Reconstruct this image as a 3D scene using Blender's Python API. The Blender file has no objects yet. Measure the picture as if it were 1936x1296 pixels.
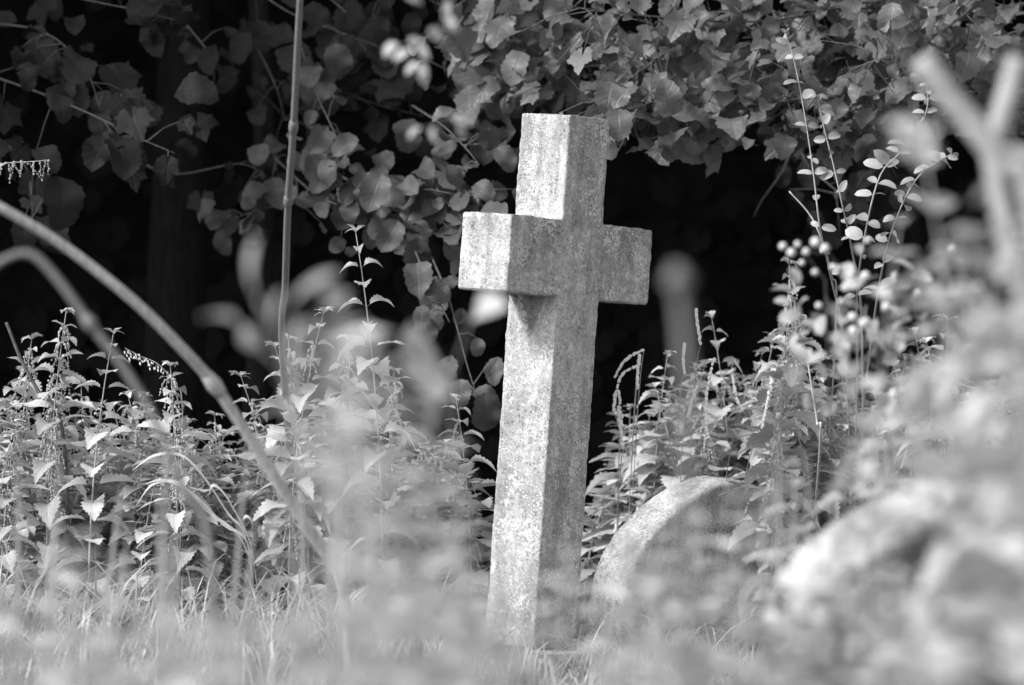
import bpy, math, random
import numpy as np
from mathutils import Vector, Matrix, Quaternion

S = bpy.context.scene
C = S.collection
R = math.radians

# ------------------------------------------------------------------ camera, sky, sun, exposure
CAM_Z = 0.62
PITCH = math.atan((750 - 648) / 7260.0)
cd = bpy.data.cameras.new("camera")
cam = bpy.data.objects.new("camera", cd)
C.objects.link(cam)
cam.location = (0, 0, CAM_Z)
cam.rotation_euler = (math.pi / 2 + PITCH, 0, 0)
cd.lens = 135
cd.sensor_width = 36
cd.clip_start = 0.05
cd.clip_end = 500
cd.dof.use_dof = True
cd.dof.focus_distance = 9.62
cd.dof.aperture_fstop = 3.6
cd.dof.aperture_blades = 0
S.camera = cam

SUN_TO = Vector((-0.80, -0.42, 0.66)).normalized()      # towards the sun
w = bpy.data.worlds.new("World")
S.world = w
w.use_nodes = True
nt = w.node_tree
for n in list(nt.nodes):
    nt.nodes.remove(n)
sky = nt.nodes.new("ShaderNodeTexSky")
sky.sky_type = 'NISHITA'
sky.sun_disc = False
sky.sun_elevation = math.asin(SUN_TO.z)
sky.sun_rotation = math.atan2(SUN_TO.x, SUN_TO.y)
bw = nt.nodes.new("ShaderNodeRGBToBW")                   # black and white photograph
bg = nt.nodes.new("ShaderNodeBackground")
bg.inputs[1].default_value = 0.15
wo = nt.nodes.new("ShaderNodeOutputWorld")
nt.links.new(sky.outputs[0], bw.inputs[0])
nt.links.new(bw.outputs[0], bg.inputs[0])
nt.links.new(bg.outputs[0], wo.inputs[0])

sl = bpy.data.lights.new("sun", 'SUN')
sl.energy = 1.95
sl.angle = R(12.0)
sun = bpy.data.objects.new("sun", sl)
C.objects.link(sun)
sun.rotation_euler = SUN_TO.to_track_quat('Z', 'Y').to_euler()

S.view_settings.view_transform = 'Standard'
S.view_settings.look = 'None'
S.view_settings.gamma = 1
S.view_settings.exposure = 1.45
S.render.engine = 'CYCLES'
S.cycles.use_denoising = True
S.cycles.max_bounces = 6
S.cycles.diffuse_bounces = 4
S.cycles.transmission_bounces = 4
S.cycles.use_adaptive_sampling = True

GZ = -0.10                                               # ground level
rng = np.random.default_rng(11)
rnd = random.Random(5)


def at(px, py, d):
    """world point seen at photo pixel (px, py) at depth d along the camera axis"""
    r = (px - 968) / 7260.0 * d
    u = (648 - py) / 7260.0 * d
    c, s = math.cos(PITCH), math.sin(PITCH)
    return Vector((r, d * c - u * s, CAM_Z + d * s + u * c))


# ------------------------------------------------------------------ materials (all neutral greys: a black and white picture)
def new_mat(name):
    m = bpy.data.materials.new(name)
    m.use_nodes = True
    t = m.node_tree
    for n in list(t.nodes):
        t.nodes.remove(n)
    return m, t, t.nodes, t.links


def math_node(N, L, op, a, b=None, c=None, clamp=False):
    n = N.new("ShaderNodeMath")
    n.operation = op
    n.use_clamp = clamp
    for i, v in enumerate((a, b, c)):
        if v is None:
            continue
        if isinstance(v, (int, float)):
            n.inputs[i].default_value = v
        else:
            L.new(v, n.inputs[i])
    return n.outputs[0]


def noise(N, L, vec, scale, detail=4, rough=0.6):
    n = N.new("ShaderNodeTexNoise")
    n.inputs['Scale'].default_value = scale
    n.inputs['Detail'].default_value = detail
    n.inputs['Roughness'].default_value = rough
    L.new(vec, n.inputs['Vector'])
    return n.outputs[0]


def ramp(N, L, fac, pts):
    n = N.new("ShaderNodeValToRGB")
    e = n.color_ramp.elements
    while len(e) > 1:
        e.remove(e[-1])
    e[0].position = pts[0][0]
    e[0].color = (pts[0][1],) * 3 + (1,)
    for p, v in pts[1:]:
        k = e.new(p)
        k.color = (v, v, v, 1)
    L.new(fac, n.inputs[0])
    return n.outputs[0]


def leaf_mat(name, base, var=0.3, trans=0.35, rough=0.5, vein=0.25, veins=7.0, spec=0.4):
    m, t, N, L = new_mat(name)
    geo = N.new("ShaderNodeNewGeometry")
    uv = N.new("ShaderNodeUVMap")
    sep = N.new("ShaderNodeSeparateXYZ")
    L.new(uv.outputs[0], sep.inputs[0])
    tc = N.new("ShaderNodeTexCoord")
    u = math_node(N, L, 'ABSOLUTE', math_node(N, L, 'SUBTRACT', sep.outputs[0], 0.5))
    v = sep.outputs[1]
    mid = math_node(N, L, 'SUBTRACT', 1.0, math_node(N, L, 'MULTIPLY', u, 22.0), clamp=True)
    sv = math_node(N, L, 'FRACT', math_node(N, L, 'MULTIPLY', math_node(N, L, 'SUBTRACT', v, math_node(N, L, 'MULTIPLY', u, 0.55)), veins))
    sv = math_node(N, L, 'ABSOLUTE', math_node(N, L, 'SUBTRACT', sv, 0.5))
    side = math_node(N, L, 'SUBTRACT', 1.0, math_node(N, L, 'MULTIPLY', sv, 7.0), clamp=True)
    vv = math_node(N, L, 'MAXIMUM', mid, math_node(N, L, 'MULTIPLY', side, 0.6))
    nz = noise(N, L, tc.outputs['Object'], 45, 3)
    k = math_node(N, L, 'MULTIPLY_ADD', geo.outputs['Random Per Island'], 2 * var, 1 - var)
    k = math_node(N, L, 'MULTIPLY', k, math_node(N, L, 'MULTIPLY_ADD', nz, 0.5, 0.75))
    k = math_node(N, L, 'MULTIPLY', k, math_node(N, L, 'MULTIPLY_ADD', vv, vein, 1 - vein * 0.3))
    col = math_node(N, L, 'MULTIPLY', k, base)
    bmp = N.new("ShaderNodeBump")
    bmp.inputs['Strength'].default_value = 0.35
    bmp.inputs['Distance'].default_value = 0.004
    L.new(math_node(N, L, 'SUBTRACT', math_node(N, L, 'MULTIPLY', nz, 0.3), vv), bmp.inputs['Height'])
    p = N.new("ShaderNodeBsdfPrincipled")
    L.new(col, p.inputs['Base Color'])
    p.inputs['Roughness'].default_value = rough
    p.inputs['Specular IOR Level'].default_value = spec
    L.new(bmp.outputs[0], p.inputs['Normal'])
    tr = N.new("ShaderNodeBsdfTranslucent")
    L.new(math_node(N, L, 'MULTIPLY', col, 1.15), tr.inputs[0])
    mx = N.new("ShaderNodeMixShader")
    mx.inputs[0].default_value = trans
    L.new(p.outputs[0], mx.inputs[1])
    L.new(tr.outputs[0], mx.inputs[2])
    o = N.new("ShaderNodeOutputMaterial")
    L.new(mx.outputs[0], o.inputs[0])
    return m


def rough_mat(name, lo, hi, scale=20, bump=0.4, rough=0.85, stretch=(1, 1, 1)):
    m, t, N, L = new_mat(name)
    tc = N.new("ShaderNodeTexCoord")
    mp = N.new("ShaderNodeMapping")
    mp.inputs['Scale'].default_value = stretch
    L.new(tc.outputs['Object'], mp.inputs[0])
    nz = noise(N, L, mp.outputs[0], scale, 6, 0.65)
    col = ramp(N, L, nz, [(0.3, lo), (0.7, hi)])
    p = N.new("ShaderNodeBsdfPrincipled")
    L.new(col, p.inputs['Base Color'])
    p.inputs['Roughness'].default_value = rough
    p.inputs['Specular IOR Level'].default_value = 0.25 if hi > 0.05 else 0.03
    b = N.new("ShaderNodeBump")
    b.inputs['Strength'].default_value = bump
    b.inputs['Distance'].default_value = 0.01
    L.new(nz, b.inputs['Height'])
    L.new(b.outputs[0], p.inputs['Normal'])
    o = N.new("ShaderNodeOutputMaterial")
    L.new(p.outputs[0], o.inputs[0])
    return m


def stone_mat(name, lo, hi, lichen=0.66, dark=0.45, wedge=False):
    m, t, N, L = new_mat(name)
    tc = N.new("ShaderNodeTexCoord")
    ob = tc.outputs['Object']
    big = noise(N, L, ob, 7, 4, 0.6)
    mpn = N.new("ShaderNodeMapping")
    mpn.inputs['Scale'].default_value = (26, 26, 1.6)
    L.new(ob, mpn.inputs[0])
    streak = noise(N, L, mpn.outputs[0], 1.0, 4, 0.6)          # rain streaks, running down the stone
    grain = noise(N, L, ob, 210, 3, 0.75)
    med = noise(N, L, ob, 70, 4, 0.7)
    col = ramp(N, L, math_node(N, L, 'ADD', math_node(N, L, 'MULTIPLY', big, 0.55), math_node(N, L, 'MULTIPLY', streak, 0.45)), [(0.40, lo), (0.60, hi)])
    fine = math_node(N, L, 'MULTIPLY_ADD', grain, 1.8, 0.1)
    col = math_node(N, L, 'MULTIPLY', col, fine)
    col = math_node(N, L, 'MULTIPLY', col, math_node(N, L, 'MULTIPLY_ADD', med, 1.5, 0.25))
    # pale lichen spots, thicker in patches
    vo = N.new("ShaderNodeTexVoronoi")
    vo.inputs['Scale'].default_value = 170
    vo.inputs['Randomness'].default_value = 1
    L.new(ob, vo.inputs['Vector'])
    patch = noise(N, L, ob, 11, 3, 0.6)
    sz = math_node(N, L, 'MULTIPLY', math_node(N, L, 'SUBTRACT', patch, 0.40), 3.4, clamp=True)
    sepc = N.new("ShaderNodeSeparateColor")
    L.new(vo.outputs['Color'], sepc.inputs[0])
    sz = math_node(N, L, 'MULTIPLY', sz, sepc.outputs[0])
    spot = math_node(N, L, 'MULTIPLY', math_node(N, L, 'SUBTRACT', sz, math_node(N, L, 'MULTIPLY', vo.outputs['Distance'], 0.75)), 9.0, clamp=True)
    mixn = N.new("ShaderNodeMix")
    mixn.data_type = 'FLOAT'
    L.new(math_node(N, L, 'MULTIPLY', spot, 0.62), mixn.inputs[0])
    L.new(col, mixn.inputs[2])
    mixn.inputs[3].default_value = lichen
    # larger crusts of pale lichen with ragged rims
    crust = noise(N, L, ob, 24, 8, 0.7)
    cm = math_node(N, L, 'MULTIPLY', math_node(N, L, 'SUBTRACT', crust, 0.575), 14.0, clamp=True)
    mix2 = N.new("ShaderNodeMix")
    mix2.data_type = 'FLOAT'
    L.new(math_node(N, L, 'MULTIPLY', cm, 0.8), mix2.inputs[0])
    L.new(mixn.outputs[0], mix2.inputs[2])
    mix2.inputs[3].default_value = lichen * 0.85
    mixn = mix2
    # black lichen specks
    v2 = N.new("ShaderNodeTexVoronoi")
    v2.inputs['Scale'].default_value = 90
    L.new(ob, v2.inputs['Vector'])
    p2 = noise(N, L, ob, 13, 4, 0.6)
    sp2 = math_node(N, L, 'MULTIPLY', math_node(N, L, 'SUBTRACT', math_node(N, L, 'SUBTRACT', p2, 0.22), v2.outputs['Distance']), 6.0, clamp=True)
    col = math_node(N, L, 'MULTIPLY', mixn.outputs[0], math_node(N, L, 'MULTIPLY_ADD', sp2, -dark, 1.0))
    if wedge:                                                  # darker wedge with paler inner lines, narrowing downwards below the arm, on the end-facing side of the shaft
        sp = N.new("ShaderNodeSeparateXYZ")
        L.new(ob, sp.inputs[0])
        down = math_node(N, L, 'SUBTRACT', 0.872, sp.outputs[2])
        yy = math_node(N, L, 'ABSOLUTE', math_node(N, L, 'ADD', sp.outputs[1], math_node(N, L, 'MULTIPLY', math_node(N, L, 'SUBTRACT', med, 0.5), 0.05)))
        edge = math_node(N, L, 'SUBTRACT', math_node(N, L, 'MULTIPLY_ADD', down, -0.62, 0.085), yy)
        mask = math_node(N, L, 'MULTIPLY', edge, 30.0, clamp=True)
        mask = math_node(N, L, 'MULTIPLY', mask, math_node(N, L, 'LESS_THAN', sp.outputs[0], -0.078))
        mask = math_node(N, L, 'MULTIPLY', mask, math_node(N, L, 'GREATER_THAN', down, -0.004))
        pale_line = math_node(N, L, 'SUBTRACT', 1.0, math_node(N, L, 'MULTIPLY', math_node(N, L, 'ABSOLUTE', math_node(N, L, 'SUBTRACT', math_node(N, L, 'MULTIPLY_ADD', down, -0.35, 0.045), yy)), 130.0), clamp=True)
        mask = math_node(N, L, 'MULTIPLY', mask, math_node(N, L, 'MULTIPLY_ADD', pale_line, -0.7, 1.0))
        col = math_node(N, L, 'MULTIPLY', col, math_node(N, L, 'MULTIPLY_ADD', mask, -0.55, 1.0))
    p = N.new("ShaderNodeBsdfPrincipled")
    L.new(col, p.inputs['Base Color'])
    p.inputs['Roughness'].default_value = 0.93
    p.inputs['Specular IOR Level'].default_value = 0.2
    b = N.new("ShaderNodeBump")
    b.inputs['Strength'].default_value = 0.7
    b.inputs['Distance'].default_value = 0.004
    h = math_node(N, L, 'ADD', math_node(N, L, 'ADD', grain, math_node(N, L, 'MULTIPLY', spot, 0.4)), math_node(N, L, 'MULTIPLY', med, 0.8))
    L.new(h, b.inputs['Height'])
    L.new(b.outputs[0], p.inputs['Normal'])
    o = N.new("ShaderNodeOutputMaterial")
    L.new(p.outputs[0], o.inputs[0])
    return m


M = dict(
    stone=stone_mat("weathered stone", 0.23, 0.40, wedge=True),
    stone2=stone_mat("old headstone stone", 0.24, 0.46, 0.6),
    nettle=leaf_mat("nettle leaf", 0.50, 0.35, 0.32, 0.5, 0.30, 7),
    near=leaf_mat("near leaf", 0.48, 0.35, 0.38, 0.5, 0.25, 7),
    shadow=leaf_mat("dark bramble leaf", 0.15, 0.4, 0.2, 0.4, 0.25, 7),  # leaf colour darkened to stand for the shade in gaps between near weeds
    small=leaf_mat("small shrub leaf", 0.34, 0.3, 0.3, 0.42, 0.2, 5),
    pale=leaf_mat("pale sprig leaf", 0.40, 0.2, 0.3, 0.4, 0.2, 5),
    hazel=leaf_mat("hazel leaf", 0.085, 0.35, 0.22, 0.5, 0.22, 7, 0.25),
    lime=leaf_mat("lime leaf", 0.12, 0.45, 0.30, 0.45, 0.25, 6),
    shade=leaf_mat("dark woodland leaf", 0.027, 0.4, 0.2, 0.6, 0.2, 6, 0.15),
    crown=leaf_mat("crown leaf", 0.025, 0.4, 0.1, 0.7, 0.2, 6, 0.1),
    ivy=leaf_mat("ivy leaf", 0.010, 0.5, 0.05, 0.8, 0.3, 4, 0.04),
    grass=leaf_mat("grass blade", 0.50, 0.45, 0.3, 0.45, 0.2, 0.0),
    stem=rough_mat("green stem", 0.20, 0.34, 60, 0.1, 0.5),
    catkin=rough_mat("nettle flower string", 0.25, 0.5, 300, 0.3, 0.8),
    straw=rough_mat("dry stalk", 0.20, 0.46, 25, 0.2, 0.6, (6, 6, 1)),
    cane=rough_mat("grey cane", 0.10, 0.20, 40, 0.2, 0.6, (6, 6, 1)),
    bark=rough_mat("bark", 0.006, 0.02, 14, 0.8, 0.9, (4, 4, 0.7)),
    twig=rough_mat("twig bark", 0.05, 0.12, 60, 0.3, 0.8),
    berry=rough_mat("white berry", 0.40, 0.60, 50, 0.05, 0.35),
    pod=rough_mat("pale seed pod", 0.55, 0.78, 90, 0.2, 0.6),
    soil=rough_mat("leaf litter soil", 0.015, 0.07, 9, 0.8, 0.95),
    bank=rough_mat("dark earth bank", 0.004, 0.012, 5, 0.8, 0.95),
)


# ------------------------------------------------------------------ mesh builder
class MB:
    def __init__(s):
        s.V, s.LV, s.LT, s.UV, s.n = [], [], [], [], 0

    def add(s, v, lv, lt, uv):
        s.V.append(v)
        s.LV.append(lv + s.n)
        s.LT.append(lt)
        s.UV.append(uv)
        s.n += len(v)

    def build(s, name, mat, parent=None, smooth=True):
        V = np.concatenate(s.V).astype(np.float32)
        LV = np.concatenate(s.LV).astype(np.int32)
        LT = np.concatenate(s.LT).astype(np.int32)
        UV = np.concatenate(s.UV).astype(np.float32)
        me = bpy.data.meshes.new(name)
        me.vertices.add(len(V))
        me.vertices.foreach_set('co', V.ravel())
        me.loops.add(len(LV))
        me.loops.foreach_set('vertex_index', LV)
        me.polygons.add(len(LT))
        st = np.zeros(len(LT), np.int32)
        st[1:] = np.cumsum(LT)[:-1]
        me.polygons.foreach_set('loop_start', st)
        me.polygons.foreach_set('loop_total', LT)
        ul = me.uv_layers.new(name='UVMap')
        ul.data.foreach_set('uv', UV.ravel())
        me.update(calc_edges=True)
        me.validate()
        if smooth:
            me.polygons.foreach_set('use_smooth', np.ones(len(me.polygons), bool))
        me.materials.append(M[mat])
        o = bpy.data.objects.new(name, me)
        C.objects.link(o)
        if parent is not None:
            o.parent = parent
        return o


def grid_leaf(n, W, a, b, teeth=0.0, fold=0.2, bend=0.5, cols=5, tip=0.0, wave=0.0, seed=0, petiole=0.0, heart=0.0):
    """leaf of unit length along +Y, up +Z"""
    rg = np.random.default_rng(seed)
    v = np.linspace(0, 1, n)
    f = v ** a * (1 - v) ** b
    f = f / f.max()
    f = np.maximum(f, tip * (1 - v) * (v > 0.5))
    s = np.linspace(-1, 1, cols)
    P, U = [], []
    ph = rg.uniform(0, 6.28)
    for i in range(n):
        hw = 0.5 * W * f[i]
        t = teeth * (1 if i % 2 else -1) if 0 < i < n - 1 else 0
        for sj in s:
            e = abs(sj) == 1
            x = sj * hw * (1 + (t if e else 0))
            y = v[i] + (teeth * 0.12 if (e and i % 2) else 0) - heart * abs(sj) * (1 - v[i]) ** 3 * 0.25
            z = fold * abs(x) + wave * math.sin(v[i] * 9 + ph) * sj * hw
            P.append((x, y, z))
            U.append((0.5 + 0.5 * sj, v[i]))
    P = np.array(P)
    # bend downwards along the length
    ang = bend * P[:, 1]
    y = np.where(abs(bend) < 1e-4, P[:, 1], np.sin(ang) / bend if bend else P[:, 1])
    zz = -(1 - np.cos(ang)) / bend if bend else 0
    P2 = np.stack([P[:, 0], y - P[:, 2] * np.sin(ang) * -1 * 0, zz + P[:, 2]], 1)
    if petiole:
        P2[:, 1] += petiole
    lv = []
    for i in range(n - 1):
        for j in range(cols - 1):
            q = i * cols + j
            lv += [q, q + 1, q + cols + 1, q + cols]
    lt = [4] * ((n - 1) * (cols - 1))
    if petiole:
        k = len(P2)
        r = 0.012
        P2 = np.vstack([P2, [(-r, 0, 0), (r, 0, 0), (r, petiole + 0.03, 0.004), (-r, petiole + 0.03, 0.004)]])
        U += [(0.5, 0)] * 4
        lv += [k, k + 1, k + 2, k + 3]
        lt += [4]
    lv = np.array(lv)
    return P2, lv, np.array(lt), np.array(U)[lv]


def lobed_leaf(lobes, W, bend=0.4, fold=0.15, seed=0, teeth=0.05, n=36):
    """broad leaf with pointed lobes, unit length along +Y"""
    rg = np.random.default_rng(seed)
    th = np.linspace(-math.pi * 0.93, math.pi * 0.93, n)           # angle from +Y
    r = np.full(n, 0.40)
    for ang, ln, wd in lobes:
        d = np.abs(th - ang)
        r = np.maximum(r, ln * np.clip(1 - d / wd, 0, 1) ** 0.75)
    r = r * (1 + teeth * np.where(np.arange(n) % 2, 1, -1)) * rg.uniform(0.94, 1.06, n)
    ox = np.sin(th) * r * W
    oy = 0.32 + np.cos(th) * r
    P = [(0, 0.32, 0)]
    U = [(0.5, 0.32)]
    for k in (0.55, 1.0):
        for i in range(n):
            P.append((ox[i] * k, 0.32 + (oy[i] - 0.32) * k, 0))
            U.append((0.5 + 0.5 * math.sin(th[i]) * k * min(1, r[i] * 1.3), 0.32 + (oy[i] - 0.32) * k))
    P = np.array(P)
    z = fold * np.abs(P[:, 0]) + 0.03 * np.sin(P[:, 0] * 11 + seed) * np.cos(P[:, 1] * 9)
    ang = bend * P[:, 1]
    P2 = np.stack([P[:, 0], np.sin(ang) / bend, z - (1 - np.cos(ang)) / bend], 1)
    lv, lt = [], []
    for i in range(n - 1):
        lv += [0, 1 + i + 1, 1 + i]
        lt.append(3)
        lv += [1 + i, 1 + i + 1, 1 + n + i + 1, 1 + n + i]
        lt.append(4)
    lv = np.array(lv)
    return P2, lv, np.array(lt), np.array(U)[lv]


T_NETTLE = [grid_leaf(17, rnd.uniform(.50, .62), .55, 1.05, .13, rnd.uniform(.1, .5), rnd.uniform(.4, 1.3), 5, 0, .12, i, .16) for i in range(8)]
T_BROAD = [grid_leaf(15, rnd.uniform(.72, .92), .45, .80, .07, rnd.uniform(.0, .5), rnd.uniform(.2, 1.5), 5, .05, .2, i, .18, .5) for i in range(8)]
T_HAZEL = [grid_leaf(14, rnd.uniform(.78, .98), .38, .52, .06, rnd.uniform(.0, .5), rnd.uniform(.1, 1.5), 5, .14, .22, i, .15, .8) for i in range(8)]
T_SMALL = [grid_leaf(8, rnd.uniform(.50, .65), .5, .55, 0, rnd.uniform(.1, .5), rnd.uniform(.2, .9), 5, 0, .05, i, .08) for i in range(6)]
T_LONG = [grid_leaf(9, rnd.uniform(.24, .34), .5, .8, .04, rnd.uniform(.2, .6), rnd.uniform(.4, 1.4), 3, 0, .1, i, .05) for i in range(6)]
T_FINGER = [grid_leaf(9, .21, .5, .7, 0, .3, .5, 5, 0, .05, i, .05) for i in range(3)]
T_NEAR = [grid_leaf(11, rnd.uniform(.50, .8), .5, .9, .08, rnd.uniform(.1, .5), rnd.uniform(.3, 1.2), 5, 0, .1, i, .12) for i in range(6)]
T_LOBED = [lobed_leaf([(0, .70, .95), (1.1, .55, .8), (-1.1, .54, .8), (2.1, .46, .7), (-2.1, .46, .7)], rnd.uniform(.85, 1.05), rnd.uniform(.2, .9), rnd.uniform(0, .3), i) for i in range(6)]
T_LIME = T_HAZEL[:3] + T_LOBED + T_BROAD[:4]
T_CROWN = [grid_leaf(4, .8, .5, .6, 0, .2, .6, 3, 0, .1, i) for i in range(4)]
T_IVY = [lobed_leaf([(0, .66, .6), (1.2, .5, .5), (-1.2, .5, .5)], 1.0, .3, .1, i, .0, 14) for i in range(3)]
UP = Vector((0, 0, 1))


def put_leaf(mb, tpl, pos, ydir, zhint, size):
    y = Vector(ydir).normalized()
    z = Vector(zhint)
    z = z - y * z.dot(y)
    if z.length < 1e-4:
        z = Vector((0.3, 0.5, 0.8))
        z = z - y * z.dot(y)
    z.normalize()
    x = y.cross(z)
    B = np.array([x, y, z]) * size
    P, lv, lt, uv = tpl
    mb.add(P @ B + np.array(pos), lv, lt, uv)


def rvec(s=1.0):
    return Vector((rnd.gauss(0, s), rnd.gauss(0, s), rnd.gauss(0, s)))


def add_tube(mb, pts, radii, sides=7, cap=True):
    pts = [Vector(p) for p in pts]
    n = len(pts)
    if not hasattr(radii, '__len__'):
        radii = [radii] * n
    V, U = [], []
    t0 = (pts[1] - pts[0]).normalized()
    ref = Vector((0, 1, 0)) if abs(t0.y) < 0.9 else Vector((1, 0, 0))
    for i in range(n):
        t = (pts[min(i + 1, n - 1)] - pts[max(i - 1, 0)]).normalized()
        a = t.cross(ref)
        if a.length < 1e-5:
            a = t.cross(Vector((1, 0, 0)))
        a.normalize()
        b = t.cross(a)
        ref = b.cross(t) * 0 + ref
        for k in range(sides):
            q = 2 * math.pi * k / sides
            V.append(pts[i] + (a * math.cos(q) + b * math.sin(q)) * radii[i])
            U.append((k / sides, i / max(1, n - 1)))
    lv, lt = [], []
    for i in range(n - 1):
        for k in range(sides):
            k2 = (k + 1) % sides
            lv += [i * sides + k, i * sides + k2, (i + 1) * sides + k2, (i + 1) * sides + k]
            lt.append(4)
    if cap:
        lv += list(range(sides))[::-1]
        lt.append(sides)
        lv += [(n - 1) * sides + k for k in range(sides)]
        lt.append(sides)
    lv = np.array(lv)
    mb.add(np.array([tuple(v) for v in V]), lv, np.array(lt), np.array(U)[lv])


_ico = None


def add_ball(mb, pos, r, stretch=None, axis=None):
    global _ico
    if _ico is None:
        n, mr = 8, 5
        P, lv, lt = [(0, 0, -1)], [], []
        for i in range(1, mr):
            a = -math.pi / 2 + math.pi * i / mr
            for k in range(n):
                P.append((math.cos(a) * math.cos(2 * math.pi * k / n), math.cos(a) * math.sin(2 * math.pi * k / n), math.sin(a)))
        P.append((0, 0, 1))
        for k in range(n):
            lv += [0, 1 + (k + 1) % n, 1 + k]
            lt.append(3)
        for i in range(mr - 2):
            for k in range(n):
                a0 = 1 + i * n
                lv += [a0 + k, a0 + (k + 1) % n, a0 + n + (k + 1) % n, a0 + n + k]
                lt.append(4)
        a0 = 1 + (mr - 2) * n
        for k in range(n):
            lv += [a0 + k, a0 + (k + 1) % n, len(P) - 1]
            lt.append(3)
        _ico = np.array(P), np.array(lv), np.array(lt)
    P, lv, lt = _ico
    if stretch:
        z = Vector(axis).normalized()
        x = z.orthogonal().normalized()
        y = z.cross(x)
        P = (P * np.array([1, 1, stretch])) @ np.array([x, y, z])
    mb.add(P * r + np.array(pos), lv, lt, np.full((len(lv), 2), .5))


def bez(a, b, c, n):
    a, b, c = Vector(a), Vector(b), Vector(c)
    return [a * (1 - t) ** 2 + b * 2 * t * (1 - t) + c * t * t for t in [i / (n - 1) for i in range(n)]]


def smooth_path(ks, n=24):
    """Catmull-Rom through key points"""
    ks = [Vector(k) for k in ks]
    P = [ks[0] * 2 - ks[1]] + ks + [ks[-1] * 2 - ks[-2]]
    out = []
    segs = len(ks) - 1
    per = max(2, n // segs)
    for i in range(segs):
        p0, p1, p2, p3 = P[i:i + 4]
        for j in range(per):
            t = j / per
            out.append(0.5 * ((2 * p1) + (p2 - p0) * t + (2 * p0 - 5 * p1 + 4 * p2 - p3) * t * t + (3 * p1 - p0 - 3 * p2 + p3) * t ** 3))
    out.append(ks[-1])
    return out


def tag(o, label=None, cat=None, group=None, kind=None):
    if label:
        o['label'] = label
    if cat:
        o['category'] = cat
    if group:
        o['group'] = group
    if kind:
        o['kind'] = kind
    return o


def thing(name, label, cat, loc=(0, 0, 0), group=None):
    o = bpy.data.objects.new(name, None)
    o.empty_display_size = 0.05
    C.objects.link(o)
    o.location = loc
    return tag(o, label, cat, group)


def dup(root, label, group=None):
    r = root.copy()
    C.objects.link(r)
    r['label'] = label
    if group:
        r['group'] = group
    for ch in list(root.children):
        c = ch.copy()
        C.objects.link(c)
        c.parent = r
        for g in list(ch.children):
            d = g.copy()
            C.objects.link(d)
            d.parent = c
    return r


# ------------------------------------------------------------------ ground and the bank behind the wood
def height(x, y):
    return GZ + 0.02 * math.sin(x * 2.1 + 0.5) * math.cos(y * 1.7) + 0.012 * math.sin(x * 5.3 + y * 4.1)


def sheet(xs, ys, fn, name, mat):
    mb = MB()
    V = np.array([(x, y, fn(x, y)) for y in ys for x in xs])
    nx = len(xs)
    lv = []
    for j in range(len(ys) - 1):
        for i in range(nx - 1):
            q = j * nx + i
            lv += [q, q + 1, q + nx + 1, q + nx]
    lv = np.array(lv)
    mb.add(V, lv, np.full(len(lv) // 4, 4), V[lv][:, :2] * .1)
    return mb.build(name, mat)


xs = [-200, -60, -20] + list(np.linspace(-8, 8, 65)) + [20, 60, 200]
ys = [-60, -20, -5] + list(np.linspace(0, 16, 65)) + [22, 40, 90, 200]
tag(sheet(xs, ys, height, 'ground', 'soil'), kind='structure')


def bank_h(x, y):
    t = min(1.0, max(0.0, (y - 15.6) / 5.0))
    return -0.4 + 5.5 * t ** 0.8 + 0.25 * math.sin(x * 1.3) * math.sin(y * 1.9) * t


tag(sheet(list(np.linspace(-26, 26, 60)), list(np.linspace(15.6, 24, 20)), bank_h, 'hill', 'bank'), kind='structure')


# ------------------------------------------------------------------ the leaning stone cross
def weather(o, voxel=0.005):
    """worn faces and softly chipped edges"""
    m = o.modifiers.new('remesh', 'REMESH')
    m.mode = 'VOXEL'
    m.voxel_size = voxel
    m.use_smooth_shade = True
    for sc, st in ((.016, .0042), (.07, .0060)):
        t = bpy.data.textures.new('wear', 'CLOUDS')
        t.noise_scale = sc
        t.noise_depth = 3
        d = o.modifiers.new('wear', 'DISPLACE')
        d.texture = t
        d.strength = st
        d.mid_level = 0.5
        d.texture_coords = 'LOCAL'


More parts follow.
